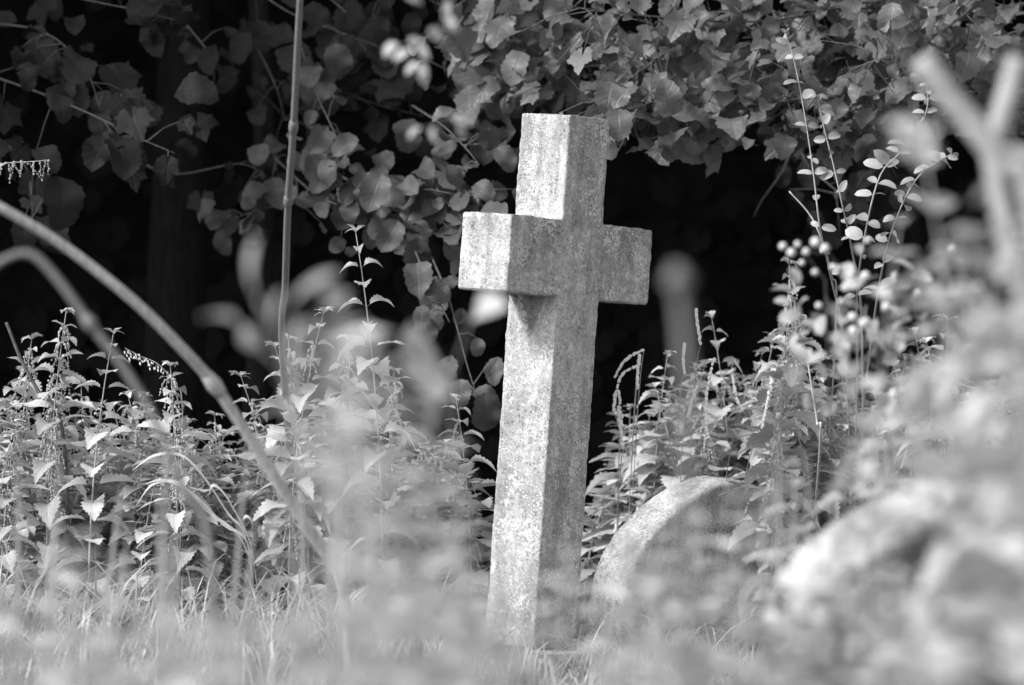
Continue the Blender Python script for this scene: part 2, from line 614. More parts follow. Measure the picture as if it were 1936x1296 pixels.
def build_cross():
    yaw, lx, ly = R(52.3756), 0.0682, 0.0103
    base = Vector((0.0453, 9.6, 0.0))
    Rm = Matrix.Rotation(ly, 4, 'X') @ Matrix.Rotation(lx, 4, 'Y') @ Matrix.Rotation(yaw, 4, 'Z')
    root = thing('stone_cross', 'tall pale weathered stone cross leaning to one side in the long grass', 'grave cross', base)
    root.matrix_world = Matrix.Translation(base) @ Rm
    wt, wb, dt, db, zat, zab, zt, al, ar = 0.1694, 0.1772, 0.1524, 0.1545, 1.0607, 0.8699, 1.3216, 0.2924, 0.2988
    W = lambda z: (wb + (wt - wb) * z / 1.3) / 2
    D = lambda z: (db + (dt - db) * z / 1.3) / 2
    z0 = -0.004
    out = [(-W(z0), z0), (W(z0), z0), (W(zab), zab), (ar, zab), (ar, zat), (W(zat), zat), (W(zt), zt), (-W(zt), zt), (-W(zat), zat), (-al, zat), (-al, zab), (-W(zab), zab)]
    import bmesh
    bm = bmesh.new()
    fr = [bm.verts.new((x, -D(z), z)) for x, z in out]
    bk = [bm.verts.new((x, D(z), z)) for x, z in out]
    bm.faces.new(fr)
    bm.faces.new(bk[::-1])
    n = len(out)
    for i in range(n):
        bm.faces.new((fr[(i + 1) % n], fr[i], bk[i], bk[(i + 1) % n]))
    bmesh.ops.recalc_face_normals(bm, faces=bm.faces)
    sharp = [e for e in bm.edges if e.calc_face_angle(0) > 0.5]
    bmesh.ops.bevel(bm, geom=sharp, offset=0.0035, segments=2, profile=0.6, affect='EDGES')
    bmesh.ops.triangulate(bm, faces=[f for f in bm.faces if len(f.verts) > 4])
    me = bpy.data.meshes.new('cross_body')
    bm.to_mesh(me)
    bm.free()
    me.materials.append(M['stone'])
    o = bpy.data.objects.new('cross_body', me)
    C.objects.link(o)
    o.parent = root
    weather(o)
    # sloping plinth the shaft stands in
    bm = bmesh.new()
    bmesh.ops.create_cube(bm, size=1)
    for v in bm.verts:
        top = v.co.z > 0
        v.co = Vector((v.co.x * (0.40 if top else 0.46), v.co.y * (0.36 if top else 0.42), 0.0 if top else -0.22))
    bmesh.ops.bevel(bm, geom=list(bm.edges), offset=0.008, segments=2, affect='EDGES')
    me = bpy.data.meshes.new('plinth')
    bm.to_mesh(me)
    bm.free()
    me.materials.append(M['stone2'])
    p = bpy.data.objects.new('plinth', me)
    C.objects.link(p)
    p.parent = root
    p.location.z = -0.004


build_cross()


# ------------------------------------------------------------------ the two round-topped headstones
def headstone(label, apex, width, rise, thick, yaw, roll=0.0, tilt=0.0):
    import bmesh
    H = apex.z - GZ + 0.15
    bm = bmesh.new()
    r = width / 2
    out = [(-r, 0), (r, 0)] + [(r * math.copysign(abs(math.cos(a)) ** 1.22, math.cos(a)), H - rise + rise * abs(math.sin(a)) ** 1.22) for a in np.linspace(0, math.pi, 25)]
    fr = [bm.verts.new((x, -thick / 2, z)) for x, z in out]
    bk = [bm.verts.new((x, thick / 2, z)) for x, z in out]
    bm.faces.new(fr)
    bm.faces.new(bk[::-1])
    n = len(out)
    for i in range(n):
        bm.faces.new((fr[(i + 1) % n], fr[i], bk[i], bk[(i + 1) % n]))
    bmesh.ops.recalc_face_normals(bm, faces=bm.faces)
    bmesh.ops.bevel(bm, geom=[e for e in bm.edges if e.calc_face_angle(0) > 0.6], offset=0.008, segments=2, affect='EDGES')
    me = bpy.data.meshes.new('headstone')
    bm.to_mesh(me)
    bm.free()
    me.materials.append(M['stone2'])
    o = bpy.data.objects.new('headstone', me)
    C.objects.link(o)
    o.location = (apex.x, apex.y, apex.z - H)
    o.rotation_euler = (tilt, roll, yaw)
    weather(o, .006)
    return tag(o, label, 'headstone')


headstone('low round-topped mossy headstone sunk in the weeds just behind the cross', at(1312, 900, 10.25), 0.80, .30, 0.13, R(46), R(3), R(6))
headstone('blurred pale round-topped headstone close to the camera behind leafy weeds', at(1795, 905, 5.4), 0.80, .18, 0.13, R(46), R(2), R(4))


# ------------------------------------------------------------------ nettles
def nettle_proto(name, h, leaf, pairs, catkins, lean=0.05, mat='nettle', tpls=None, droop=0.6, first=0.12):
    """a nettle of height h standing at its own origin; returns root and tip"""
    tpls = tpls or T_NETTLE
    root = thing(name, 'stinging nettle', 'nettle')
    a = rnd.uniform(0, 6.28)
    tip = Vector((lean * h * math.cos(a), lean * h * math.sin(a), h))
    path = bez((0, 0, 0), (tip.x * -0.3 + rnd.gauss(0, .01), tip.y * -0.3, h * .55), tip, 14)
    st = MB()
    add_tube(st, path, [0.0036 * (1 - 0.72 * i / 13) for i in range(14)], 6)
    lf, ck = MB(), MB()
    az = rnd.uniform(0, 6.28)
    for i in range(pairs):
        f = first + (1 - first) * (i / (pairs - 1)) ** 0.85
        q = f * 13
        k = min(12, int(q))
        p = path[k].lerp(path[k + 1], q - k)
        az += math.pi / 2 + rnd.gauss(0, .15)
        size = leaf * (0.26 + 0.74 * min(1, (1 - f) * 3.2)) * (0.7 + 0.3 * min(1, f * 3)) * rnd.uniform(.85, 1.15)
        for s in (0, 1):
            d = az + s * math.pi + rnd.gauss(0, .12)
            up = 0.55 * f - 0.25 * droop + rnd.gauss(0, .15)
            y = Vector((math.cos(d), math.sin(d), up))
            put_leaf(lf, rnd.choice(tpls), p, y, UP + rvec(.15), size)
            if catkins and 0.40 < f < 0.97 and rnd.random() < catkins:
                for c in range(rnd.choice((3, 4))):
                    dd = d + rnd.gauss(0, .9)
                    ln = rnd.uniform(.025, .062) * (1.25 - .6 * f)
                    q0 = p
                    q1 = p + Vector((math.cos(dd), math.sin(dd), .3)) * ln * .5
                    q2 = p + Vector((math.cos(dd) * ln * .75, math.sin(dd) * ln * .75, -ln))
                    cp = bez(q0, q1, q2, 12)
                    add_tube(ck, cp, .0006, 3, False)
                    for b in cp[2:]:
                        add_ball(ck, b + rvec(.0013), rnd.uniform(.0012, .0030))
    # tuft of tiny leaves at the tip
    for s in range(5):
        d = rnd.uniform(0, 6.28)
        put_leaf(lf, rnd.choice(tpls), tip - Vector((0, 0, .004)), (math.cos(d), math.sin(d), rnd.uniform(.2, 1.4)), UP, leaf * rnd.uniform(.16, .3))
    st.build('stem', 'stem', root)
    lf.build('foliage', mat, root)
    if ck.n:
        ck.build('blossom', 'catkin', root)
    root['tipx'], root['tipy'], root['tipz'] = tip.x, tip.y, tip.z
    return root


def stand(root, tip, scale=None, rz=None, base_off=(0, 0)):
    """put a plant so that its tip reaches the given point, rooted in the ground"""
    x, y, z = root['tipx'], root['tipy'], root['tipz']
    rz = rnd.uniform(0, 6.28) if rz is None else rz
    gz = height(tip.x, tip.y) - 0.01
    s = (tip.z - gz) / z
    sx = s if scale is None else scale
    c, sn = math.cos(rz), math.sin(rz)
    root.location = (tip.x - sx * (c * x - sn * y), tip.y - sx * (sn * x + c * y), gz)
    root.rotation_euler = (0, 0, rz)
    root.scale = (sx, sx, s)
    return root


PROTO = [nettle_proto('nettle_plant', .74, .105, 17, .95, .06),
         nettle_proto('nettle_plant',   .70, .110, 17, .8, .12),
         nettle_proto('nettle_plant', .78, .095, 18, .10, .10),
         nettle_proto('nettle_plant', .66, .125, 16, .0, .10),
         nettle_proto('nettle_plant', .72, .120, 16, .4, .14)]
used = set()


def clear_tips(r):
    for k in ('tipx', 'tipy', 'tipz'):
        if k in r:
            del r[k]


def plant(protos, i, tip, label, group, scale=None, rz=None):
    p = protos[i]
    if (id(protos), i) in used:
        r = dup(p, label, group)
    else:
        used.add((id(protos), i))
        r = p
        r['label'] = label
        r['group'] = group
    return stand(r, tip, scale, rz)


HERO = [
    (125, 590, 9.8, 0, 'nettle with hanging flower strings at its tip, second tallest tip at the dark gap\'s edge'),
    (215, 628, 9.7, 2, 'nettle thick with drooping flower strings, standing against the dark gap beside the arched dry stalk'),
    (322, 690, 9.6, 0, 'nettle with small pale tip leaves directly beneath the thick arched dry stalk'),
    (60, 640, 10.0, 1, 'bushy nettle near the edge of the bed with a dark bare stem in front'),
    (455, 710, 9.9, 4, 'nettle with dark shaded leaves where the arched stalk passes its knot'),
    (672, 436, 9.5, 2, 'tallest slim nettle with a narrow leafy tip, left of the cross arm'),
    (862, 752, 10.0, 4, 'broad-leaved nettle just left of the cross shaft with one upright toothed leaf'),
    (760, 800, 10.1, 1, 'leafy nettle left of the cross shaft beside the darkest part of the bed'),
    (520, 655, 9.6, 4, 'nettle with big overlapping leaves behind the blurred leafy sprig'),
    (612, 590, 9.6, 4, 'nettle with broad pale leaves close by the slim nettle, towards the cane'),
    (545, 640, 9.7, 1, 'bushy nettle directly behind the finger-leaved weed'),
    (655, 640, 9.8, 0, 'leafy nettle under the slim nettle\'s tip'),
    (745, 700, 9.9, 1, 'nettle between the slim nettle and the cross, below the hazel leaves'),
    (1345, 598, 10.7, 3, 'nettle with rounded drooping top leaves right of the cross, tip against black shade'),
    (1492, 498, 10.5, 1, 'tall pointed nettle under the white berries right of the cross'),
    (1262, 672, 10.7, 3, 'shorter nettle leaning out from the bed towards the cross shaft'),
]
for px, py, d, i, lab in HERO:
    plant(PROTO, i, at(px, py, d), lab, 'nettles around the cross', scale=rnd.uniform(.9, 1.1))

nt_ = thing('nettle_plant', 'very tall nettle arching in at the picture edge, dangling a fringe of pale flower strings', 'nettle', (at(-230, 900, 9.5).x, at(-230, 900, 9.5).y, GZ), 'nettles around the cross')
p = [q - nt_.location for q in smooth_path([nt_.location.copy(), at(-190, 700, 9.5), at(-120, 450, 9.5), at(-30, 325, 9.5), at(88, 303, 9.5)], 40)]
st, ck, lf = MB(), MB(), MB()
add_tube(st, p, [.0045 - .0035 * i / len(p) for i in range(len(p))], 6)
for i in range(len(p) - 14, len(p)):
    for k in range(3):
        ln = rnd.uniform(.008, .055)
        if rnd.random() < .45:
            continue
        cp = bez(p[i], p[i] + Vector((rnd.gauss(0, .008), rnd.gauss(0, .01), .004)), p[i] + Vector((rnd.gauss(0, .012), rnd.gauss(0, .015), -ln)), 12)
        add_tube(ck, cp, .0006, 3, False)
        for b in cp[2:]:
            add_ball(ck, b + rvec(.0013), rnd.uniform(.0012, .003))
for i in range(6, len(p) - 12, 3):
    for q in (-1, 1):
        put_leaf(lf, rnd.choice(T_NETTLE), p[i], (rnd.gauss(0, .4), q, -.2), UP, .1)
st.build('stem', 'stem', nt_)
ck.build('blossom', 'catkin', nt_)
lf.build('foliage', 'nettle', nt_)

LEFT, RIGHT = 'one of the low nettles massed at the left of the cross', 'one of the low nettles massed behind the headstone right of the cross'
for k in range(130):
    px = rnd.uniform(-60, 900)
    top = np.interp(px, [0, 250, 420, 560, 700, 900], [680, 730, 790, 780, 800, 840])
    py = top + rnd.uniform(0, 170)
    d = rnd.uniform(9.65, 10.9) if px < 560 else rnd.uniform(10.0, 10.9)
    plant(PROTO, rnd.choice((0, 1, 2, 3, 4)), at(px, py, d), LEFT, 'low nettles left of the cross', scale=rnd.uniform(.85, 1.15))
for k in range(100):
    px = rnd.uniform(1150, 2000) if k % 2 else rnd.uniform(1160, 1560)
    top = np.interp(px, [1130, 1250, 1340, 1500, 1700, 1936], [800, 720, 650, 590, 600, 600])
    py = top + rnd.uniform(0, 210)
    d = rnd.uniform(9.75, 11.2) if px > 1430 or py < 860 else rnd.uniform(9.4, 9.75)
    if 1080 < px < 1470 and d < 10.5:
        d = rnd.uniform(10.6, 11.2)
    plant(PROTO, rnd.choice((1, 3, 3, 4)), at(px, py, d), RIGHT, 'low nettles right of the cross', scale=rnd.uniform(.85, 1.15))


# ------------------------------------------------------------------ leafy branches of the trees behind
def spray(mb, stems, path, n, size, tpls, drop=0.5, spread=0.06, face=0.6, r0=0.006):
    """leaves along a bough: hanging outward, showing their faces to the light and the open side"""
    add_tube(stems, path, [r0 * (1 - .75 * i / (len(path) - 1)) for i in range(len(path))], 5)
    for k in range(n):
        q = rnd.random() ** 0.8 * (len(path) - 1)
        i = min(len(path) - 2, int(q))
        p0 = path[i].lerp(path[i + 1], q - i)
        t = (path[i + 1] - path[i]).normalized()
        p = p0 + rvec(spread)
        if (p - p0).length > 0.03 and rnd.random() < .5:
            add_tube(stems, [p0, p0.lerp(p, .5) + Vector((0, 0, .01)), p], [.0022, .0016, .001], 4, False)
        y = t * 0.6 + rvec(.55) + Vector((0, -.25, -drop))
        z = Vector((0, -face, 0.75)) + rvec(.35)
        put_leaf(mb, rnd.choice(tpls), p, y, z, size * rnd.uniform(.45, 1.2))


def bough(tree, kpts, n, size, tpls, mat, drop=.5, spread=.06, face=.6, r0=.006, label=None):
    lf, st = MB(), MB()
    spray(lf, st, smooth_path([at(*k) for k in kpts], 14), n, size, tpls, drop, spread, face, r0)
    b = st.build('branch', 'twig', tree)
    lf.build('foliage', mat, b)


def trunk(tree, x, y, h, r, lean=0.0):
    mb = MB()
    ps = [Vector((x + lean * t * h + .05 * math.sin(t * 5 + x), y + .05 * math.cos(t * 4), GZ - .1 + t * h)) for t in np.linspace(0, 1, 14)]
    add_tube(mb, ps, [r * (1.35 if i == 0 else 1) * (1 - .45 * i / 13) for i in range(14)], 12)
    return mb.build('trunk', 'bark', tree), ps


def crown(tree, cx, cy, cz, rx, ry, rz, n, size, mat='crown'):
    mb = MB()
    clumps = [(rnd.uniform(-1, 1), rnd.uniform(-1, 1), rnd.uniform(-1, 1)) for _ in range(60)]
    k = 0
    while k < n:
        c = rnd.choice(clumps)
        v = Vector(c) + rvec(.16)
        if v.length > 1.05:
            continue
        p = Vector((cx + v.x * rx, cy + v.y * ry, cz + v.z * rz))
        put_leaf(mb, rnd.choice(T_CROWN), p, rvec() + Vector((0, 0, -.5)), UP + rvec(.5), size * rnd.uniform(.7, 1.3))
        k += 1
    return mb.build('crown', mat, tree)


# the lit tree: boughs above and right of the cross
lt = thing('lime_tree', 'lime tree whose sunlit leafy boughs hang above and right of the cross', 'tree')
trunk(lt, 2.9, 13.6, 6.0, .17)
UR = [
    ([(1980, 40, 11.0), (1750, 120, 10.8), (1500, 190, 10.6), (1290, 195, 10.5), (1140, 190, 10.4)], 190, .085),
    ([(1960, -60, 11.3), (1700, -10, 11.0), (1450, 40, 10.8), (1220, 30, 10.7), (1060, 10, 10.6)], 140, .085),
    ([(1980, 90, 11.2), (1720, 60, 11.0), (1520, 80, 10.9), (1380, 120, 10.8)], 140, .085),
    ([(1960, 160, 11.4), (1700, 170, 11.1), (1480, 190, 10.9), (1300, 180, 10.7), (1250, 215, 10.6)], 110, .085),
    ([(1980, 0, 11.5), (1640, 60, 11.3), (1300, 120, 11.2), (1080, 120, 11.1), (940, 160, 11.0)], 120, .09),
    ([(1900, -80, 11.5), (1500, -20, 11.4), (1200, 70, 11.3), (1000, 60, 11.2), (880, 90, 11.1)], 100, .10),
    ([(1980, 210, 11.6), (1820, 190, 11.4), (1650, 200, 11.2), (1560, 235, 11.1)], 80, .085),
    ([(1900, -60, 10.8), (1820, 30, 10.7), (1720, 90, 10.6), (1640, 120, 10.5)], 70, .085),
]
for kp, n, sz in UR:
    bough(lt, kp, n, sz, T_LIME, 'lime', .28, .075, .5)

# hazel left of the cross
hz = thing('hazel_bush', 'hazel with serrated round leaves hanging in half shade left of the cross top', 'bush')
trunk(hz, -.9, 13.2, 3.2, .05)
for kp, n, sz in [
    ([(560, 60, 11.9), (600, 180, 11.5), (640, 270, 11.2), (650, 330, 11.1)], 26, .085),
    ([(520, 300, 11.7), (600, 370, 11.4), (680, 400, 11.2), (740, 420, 11.1)], 30, .085),
    ([(620, 280, 11.5), (720, 350, 11.1), (820, 360, 10.9), (930, 385, 10.8)], 40, .095),
    ([(640, 330, 11.3), (760, 400, 11.0), (850, 420, 10.9), (880, 460, 10.8)], 30, .085),
    ([(780, 200, 11.4), (840, 240, 11.2), (880, 280, 11.0), (905, 310, 10.9)], 16, .08),
    ([(770, 430, 11.0), (795, 500, 10.9), (825, 560, 10.8), (850, 610, 10.7)], 9, .095),
    ([(810, 470, 11.0), (850, 570, 10.8), (880, 680, 10.7), (905, 760, 10.6)], 7, .08),
    ([(560, 380, 11.6), (480, 400, 11.7), (430, 420, 11.8)], 14, .075),
]:
    bough(hz, kp, n, sz, T_HAZEL, 'hazel', .55, .05, .8, .004)

# dim tree on the left
dt = thing('sycamore_tree', 'shaded sycamore with dim broad leaves in the dark upper left corner', 'tree')
trunk(dt, -2.6, 13.4, 6.0, .16)
for kp, n, sz in [
    ([(-60, 40, 11.8), (80, 60, 11.5), (160, 130, 11.3), (190, 210, 11.2)], 20, .11),
    ([(-60, 130, 11.6), (60, 170, 11.3), (180, 220, 11.1), (260, 260, 11.0), (330, 290, 10.9)], 24, .12),
    ([(-60, 220, 11.6), (40, 300, 11.3), (60, 380, 11.1), (60, 420, 11.0)], 9, .12),
    ([(-40, -60, 11.8), (120, -10, 11.6), (260, 20, 11.5), (340, 40, 11.4)], 18, .105),
    ([(330, 20, 12.0), (400, 110, 11.7), (390, 150, 11.6)], 7, .08),
    ([(250, 300, 12.0), (330, 330, 11.9), (450, 310, 11.8), (500, 330, 11.8)], 12, .08),
]:
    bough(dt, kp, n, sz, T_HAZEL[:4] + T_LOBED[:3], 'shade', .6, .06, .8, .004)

# dim leaves along the top, centre
et = thing('elm_tree', 'elm with dusky layered leaves along the top edge, behind the pale hanging sprig', 'tree')
trunk(et, .1, 14.0, 6.0, .14)
for kp, n, sz in [
    ([(430, -60, 12.4), (540, 20, 12.0), (640, 60, 11.8), (720, 90, 11.7)], 20, .12),
    ([(560, -60, 12.3), (700, 60, 12.0), (820, 120, 11.8), (930, 170, 11.6)], 34, .12),
    ([(700, -60, 12.2), (850, 20, 11.9), (950, 80, 11.7), (1020, 150, 11.6)], 50, .10),
    ([(900, -60, 12.2), (980, 40, 11.9), (1060, 110, 11.7), (1150, 170, 11.6)], 46, .10),
    ([(600, 120, 12.3), (640, 170, 12.2), (720, 200, 12.0), (800, 220, 11.8)], 22, .09),
    ([(470, 60, 12.6), (520, 160, 12.4), (540, 230, 12.3)], 14, .085),
    ([(1500, 200, 12.2), (1520, 300, 12.0), (1580, 360, 11.8), (1620, 400, 11.7)], 16, .085),
    ([(1480, 220, 12.4), (1490, 300, 12.3), (1440, 380, 12.2), (1425, 410, 12.1)], 4, .06),
    ([(1650, 230, 12.0), (1660, 300, 11.8), (1640, 330, 11.7)], 14, .085),
]:
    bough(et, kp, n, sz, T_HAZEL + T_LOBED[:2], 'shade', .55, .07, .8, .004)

# the wood behind: trunks in the dark, dense crowns over them
WOOD = [(-6.8, 14.6, .22, 'far'), (-4.6, 15.2, .2, ''), (-1.3, 15.0, .13, ''), (1.5, 15.3, .16, ''), (4.6, 15.0, .2, ''), (7.2, 14.8, .22, '')]
WL = ['dark woodland tree farthest to the left under the black canopy', 'dark woodland tree behind the dim sycamore', 'thin dark tree trunk in the black gap left of the cross',
      'thin dark tree trunk in the black gap right of the cross', 'dark woodland tree behind the sunlit lime boughs', 'dark woodland tree farthest to the right under the canopy']
for (x, y, r, _), lab in zip(WOOD, WL):
    t = thing('woodland_tree', lab, 'tree', group='trees of the dark wood')
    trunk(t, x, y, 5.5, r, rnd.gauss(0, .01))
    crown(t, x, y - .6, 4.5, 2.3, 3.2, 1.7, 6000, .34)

t = thing('woodland_tree', 'unseen leafy tree added beside the wood to shade the dim corner', 'tree', group='trees of the dark wood')  # out-of-view tree, added to keep the sun off the left background leaves
trunk(t, -4.7, 11.2, 4.5, .14)
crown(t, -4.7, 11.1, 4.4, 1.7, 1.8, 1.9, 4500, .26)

iv = MB()
for k in range(5000):
    x, y = rnd.uniform(-9, 9), 15.7 + rnd.random() ** 1.3 * 4.0
    put_leaf(iv, rnd.choice(T_IVY), (x, y - .05, bank_h(x, y) + rnd.uniform(.0, .12)), (rnd.gauss(0, .5), -.4, -1), (rnd.gauss(0, .3), -1, .6), rnd.uniform(.12, .22))
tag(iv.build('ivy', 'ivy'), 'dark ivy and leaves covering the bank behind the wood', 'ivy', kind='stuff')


# ------------------------------------------------------------------ stalks and stems
def stalk(name, label, cat, kpts, r, mat, nodes=(), node_r=1.5, group=None, base=True, sides=10, foot=0.0):
    pts = [at(*k) for k in kpts]
    if base:
        b = pts[-1]
        pts.append(Vector((b.x + .02, b.y + foot, height(b.x, b.y) - .02)))
    root = thing(name, label, cat, (pts[-1].x, pts[-1].y, GZ), group)
    off = root.location
    mb = MB()
    p = [q - off for q in smooth_path(pts, 48)]
    add_tube(mb, p, [r * (.75 + .25 * i / len(p)) for i in range(len(p))], sides)
    mb.build('stem', mat, root)
    for n in nodes:
        i = min(range(len(p)), key=lambda k: ((at(*n) - off) - p[k]).length)
        i = max(1, min(len(p) - 2, i))
        d = (p[i + 1] - p[i - 1]).normalized()
        m2 = MB()
        add_tube(m2, [p[i] - d * r * 2.2, p[i] - d * r, p[i], p[i] + d * r, p[i] + d * r * 2.2], [r * .92, r * 1.15, r * node_r, r * 1.15, r * .92], sides)
        m2.build('knot', mat, root)
    return root


stalk('dry_stalk', 'tall straight grey cane rising out of the top of the picture', 'stalk',
      [(570, -40, 8.2), (564, 60, 8.3), (555, 240, 8.5), (545, 380, 8.7), (540, 530, 9.0), (536, 700, 9.5)], .0092, 'cane', [(554, 238, 8.5), (544, 372, 8.7)], 1.2, foot=.9)
stalk('dry_stalk', 'thick pale arched dry stalk sweeping down across the nettles', 'stalk',
      [(-60, 360, 6.9), (0, 392, 6.9), (120, 465, 6.95), (250, 567, 7.0), (340, 655, 7.05), (405, 728, 7.1), (480, 840, 7.15), (550, 950, 7.2), (610, 1040, 7.25), (650, 1130, 7.3)], .0118, 'straw', [(405, 728, 7.1)], 1.3)
stalk('dry_stalk', 'blurred dim hooked stalk looping over at the edge under the arched stalk', 'stalk',
      [(-30, 520, 5.2), (10, 490, 5.2), (60, 482, 5.2), (110, 530, 5.2), (170, 612, 5.2), (230, 690, 5.2), (290, 790, 5.2), (350, 930, 5.2), (400, 1060, 5.2)], .0062, 'cane', [(170, 612, 5.2)], 1.7)
stalk('dry_stalk', 'short dark bare stalk among the nettles near the picture edge', 'stalk',
      [(12, 610, 9.8), (40, 680, 9.8), (72, 740, 9.8), (120, 830, 9.8)], .0055, 'twig')
stalk('dry_stalk', 'blurred bare bud stalk standing in the black gap right of the cross', 'stalk',
      [(1285, 505, 3.0), (1282, 530, 3.0), (1292, 640, 3.0), (1300, 800, 3.0), (1300, 1000, 3.0)], .0055, 'cane', [(1284, 528, 3.0)], 2.3)
stalk('grass_stalk', 'thin straw stem standing upright among the weeds right of the headstone top', 'grass stem',
      [(1528, 690, 9.6), (1536, 740, 9.6), (1545, 800, 9.6), (1550, 850, 9.6)], .0032, 'straw', (), group='dry grass stems', foot=.9)
stalk('grass_stalk', 'thin bare stem slanting up into the dark towards the two small-leaved twigs', 'grass stem',
      [(1492, 362, 9.6), (1530, 405, 9.6), (1552, 450, 9.6), (1572, 520, 9.7), (1580, 620, 10.0)], .0026, 'straw', (), group='dry grass stems', foot=.9)


# curled beaded seed pods on drooping stems
def pods(label, curls):
    x = sum(c[-1][0] for c in curls) / len(curls)
    b = at(x, 900, curls[0][0][2])
    root = thing('seed_plant', label, 'seed head', (b.x, b.y, GZ))
    off = root.location
    st = MB()
    for c in curls:
        p = [at(*k) - off for k in c]
        pp = smooth_path(p, 20)
        mb = MB()
        for i in range(len(pp) - 1):
            d = pp[i + 1] - pp[i]
            add_ball(mb, pp[i] + d * .5 + rvec(.0008), .0042 * rnd.uniform(.8, 1.15), max(1.2, d.length / .0078), d)
        mb.build('pod_string', 'pod', root)
        e = pp[-1]
        add_tube(st, bez(pp[-1], (e.x + .01, e.y + .9, e.z - .06), (e.x * .5, 1.1, 0), 10), .0012, 5)
    st.build('stem', 'stem', root)


D = 9.75
pods('pale beaded seed pods curling over like a hook beside the cross shaft', [
    [(1162, 715, D), (1175, 690, D), (1195, 672, D), (1218, 662, D)],
    [(1160, 780, D), (1168, 730, D), (1180, 705, D), (1210, 690, D)],
    [(1205, 735, D), (1206, 700, D), (1210, 672, D)],
    [(1168, 770, D), (1172, 800, D), (1178, 850, D)],
    [(1160, 770, D), (1166, 740, D), (1172, 760, D), (1176, 810, D)],
])
pods('pale upright beaded seed strings rising from the nettles right of the cross', [
    [(1316, 585, D), (1318, 610, D), (1325, 652, D)],
    [(1294, 650, D), (1292, 680, D), (1294, 705, D)],
    [(1350, 676, D), (1338, 730, D), (1334, 790, D), (1340, 830, D)],
    [(1384, 710, D), (1392, 750, D), (1404, 776, D)],
    [(1318, 730, D), (1308, 760, D), (1300, 790, D)],
    [(1455, 740, D), (1448, 775, D), (1440, 810, D)],
])


# ------------------------------------------------------------------ snowberry shrub: thin twigs, small paired leaves, white berries
sn = thing('snowberry_shrub', 'snowberry shrub with thin upright twigs, small paired leaves and white berries', 'shrub', (at(1620, 900, 10.6).x, at(1620, 900, 10.6).y, GZ))
off = sn.location
for kp, n, sz in [
    ([(1484, 62, 9.5), (1500, 110, 9.5), (1520, 210, 9.5), (1538, 330, 9.5), (1550, 430, 9.5), (1570, 520, 9.7), (1600, 700, 10.3)], 13, .034),
    ([(1545, 180, 9.5), (1556, 235, 9.5), (1575, 310, 9.5), (1595, 400, 9.5), (1610, 470, 9.7), (1630, 640, 10.3)], 11, .034),
    ([(1752, 160, 9.4), (1750, 215, 9.4), (1700, 290, 9.4), (1665, 330, 9.4), (1640, 420, 9.4), (1620, 560, 9.7), (1620, 760, 10.4)], 16, .045),
    ([(1800, 290, 9.4), (1740, 330, 9.4), (1700, 400, 9.4), (1670, 500, 9.6), (1640, 700, 10.3)], 14, .042),
]:
    p = [q - off for q in smooth_path([at(*k) for k in kp] + [off + Vector((rnd.gauss(0, .04), 0, 0))], 30)]
    st, lf = MB(), MB()
    add_tube(st, p, [.0012 + .0022 * i / len(p) for i in range(len(p))], 5)
    az = rnd.uniform(0, 3)
    for k in range(n):
        i = int((k / n) ** 1.1 * 22)
        az += math.pi / 2 + rnd.gauss(0, .3)
        for s in (0, 1):
            if rnd.random() < .12:
                continue
            a = az + s * math.pi
            y = Vector((math.cos(a), math.sin(a) * .6, rnd.uniform(-.2, .7)))
            put_leaf(lf, rnd.choice(T_SMALL), p[i], y, Vector((-.2, -.9, .5)) + rvec(.35), sz * rnd.uniform(.55, 1.2) * (.7 if i < 2 else 1))
    b = st.build('branch', 'stem', sn)
    lf.build('foliage', 'small', b)
for px, py in [(1480, 466), (1508, 462), (1496, 478), (1524, 476), (1542, 458), (1560, 470), (1516, 497), (1541, 515), (1586, 510), (1636, 522), (1590, 570), (1637, 610), (1656, 640), (1613, 625), (1632, 612),
               (1675, 580), (1703, 740), (1548, 578), (1612, 600), (1690, 745), (1600, 545), (1575, 505), (1640, 455), (1800, 470), (1735, 555)]:
    mb = MB()
    add_ball(mb, at(px, py, 6.7 + rnd.uniform(-.15, .15)) - off, .0078 * rnd.uniform(.6, 1.2))
    mb.build('berry', 'berry', sn)
st = MB()
for a, b in [((1480, 466), (1560, 530)), ((1560, 470), (1600, 560)), ((1590, 510), (1620, 620)), ((1640, 610), (1660, 720)), ((1560, 560), (1640, 720)), ((1700, 745), (1680, 800))]:
    add_tube(st, [at(a[0], a[1], 6.7) - off, at((a[0] + b[0]) / 2 + 6, (a[1] + b[1]) / 2 - 12, 6.75) - off, at(b[0], b[1], 6.8) - off, Vector((at(b[0], b[1], 6.9).x - off.x + .03, 6.9 - off.y, .02))], [.001, .0015, .0018, .0025], 5)
b = st.build('branch', 'twig', sn)
lf = MB()
for k in range(70):
    put_leaf(lf, rnd.choice(T_SMALL), at(rnd.uniform(1490, 1740), rnd.uniform(480, 760), rnd.uniform(6.7, 7.2)) - off, rvec() + Vector((0, 0, -.2)), Vector((0, -.5, .8)) + rvec(.4), rnd.uniform(.03, .05))
lf.build('foliage', 'small', b)


# ------------------------------------------------------------------ pale sprig hanging in front of the trees
def sprig(label, kpts, leaves, size, d0):
    pts = [at(*k) for k in kpts]
    root = thing('hanging_sprig', label, 'sprig', pts[0])
    st, lf = MB(), MB()
    p = smooth_path(pts, 16)
    add_tube(st, [q - pts[0] for q in p], .0012, 5)
    for px, py, ang in leaves:
        q = at(px, py, d0 + rnd.uniform(-.1, .1)) - pts[0]
        y = Vector((math.cos(ang), rnd.gauss(0, .2), -math.sin(ang)))
        put_leaf(lf, rnd.choice(T_SMALL), q - y * size * .5, y, Vector((-.5, -.7, .5)) + rvec(.15), size * rnd.uniform(.9, 1.25))
    st.build('stem', 'twig', root)
    lf.build('foliage', 'pale', root)


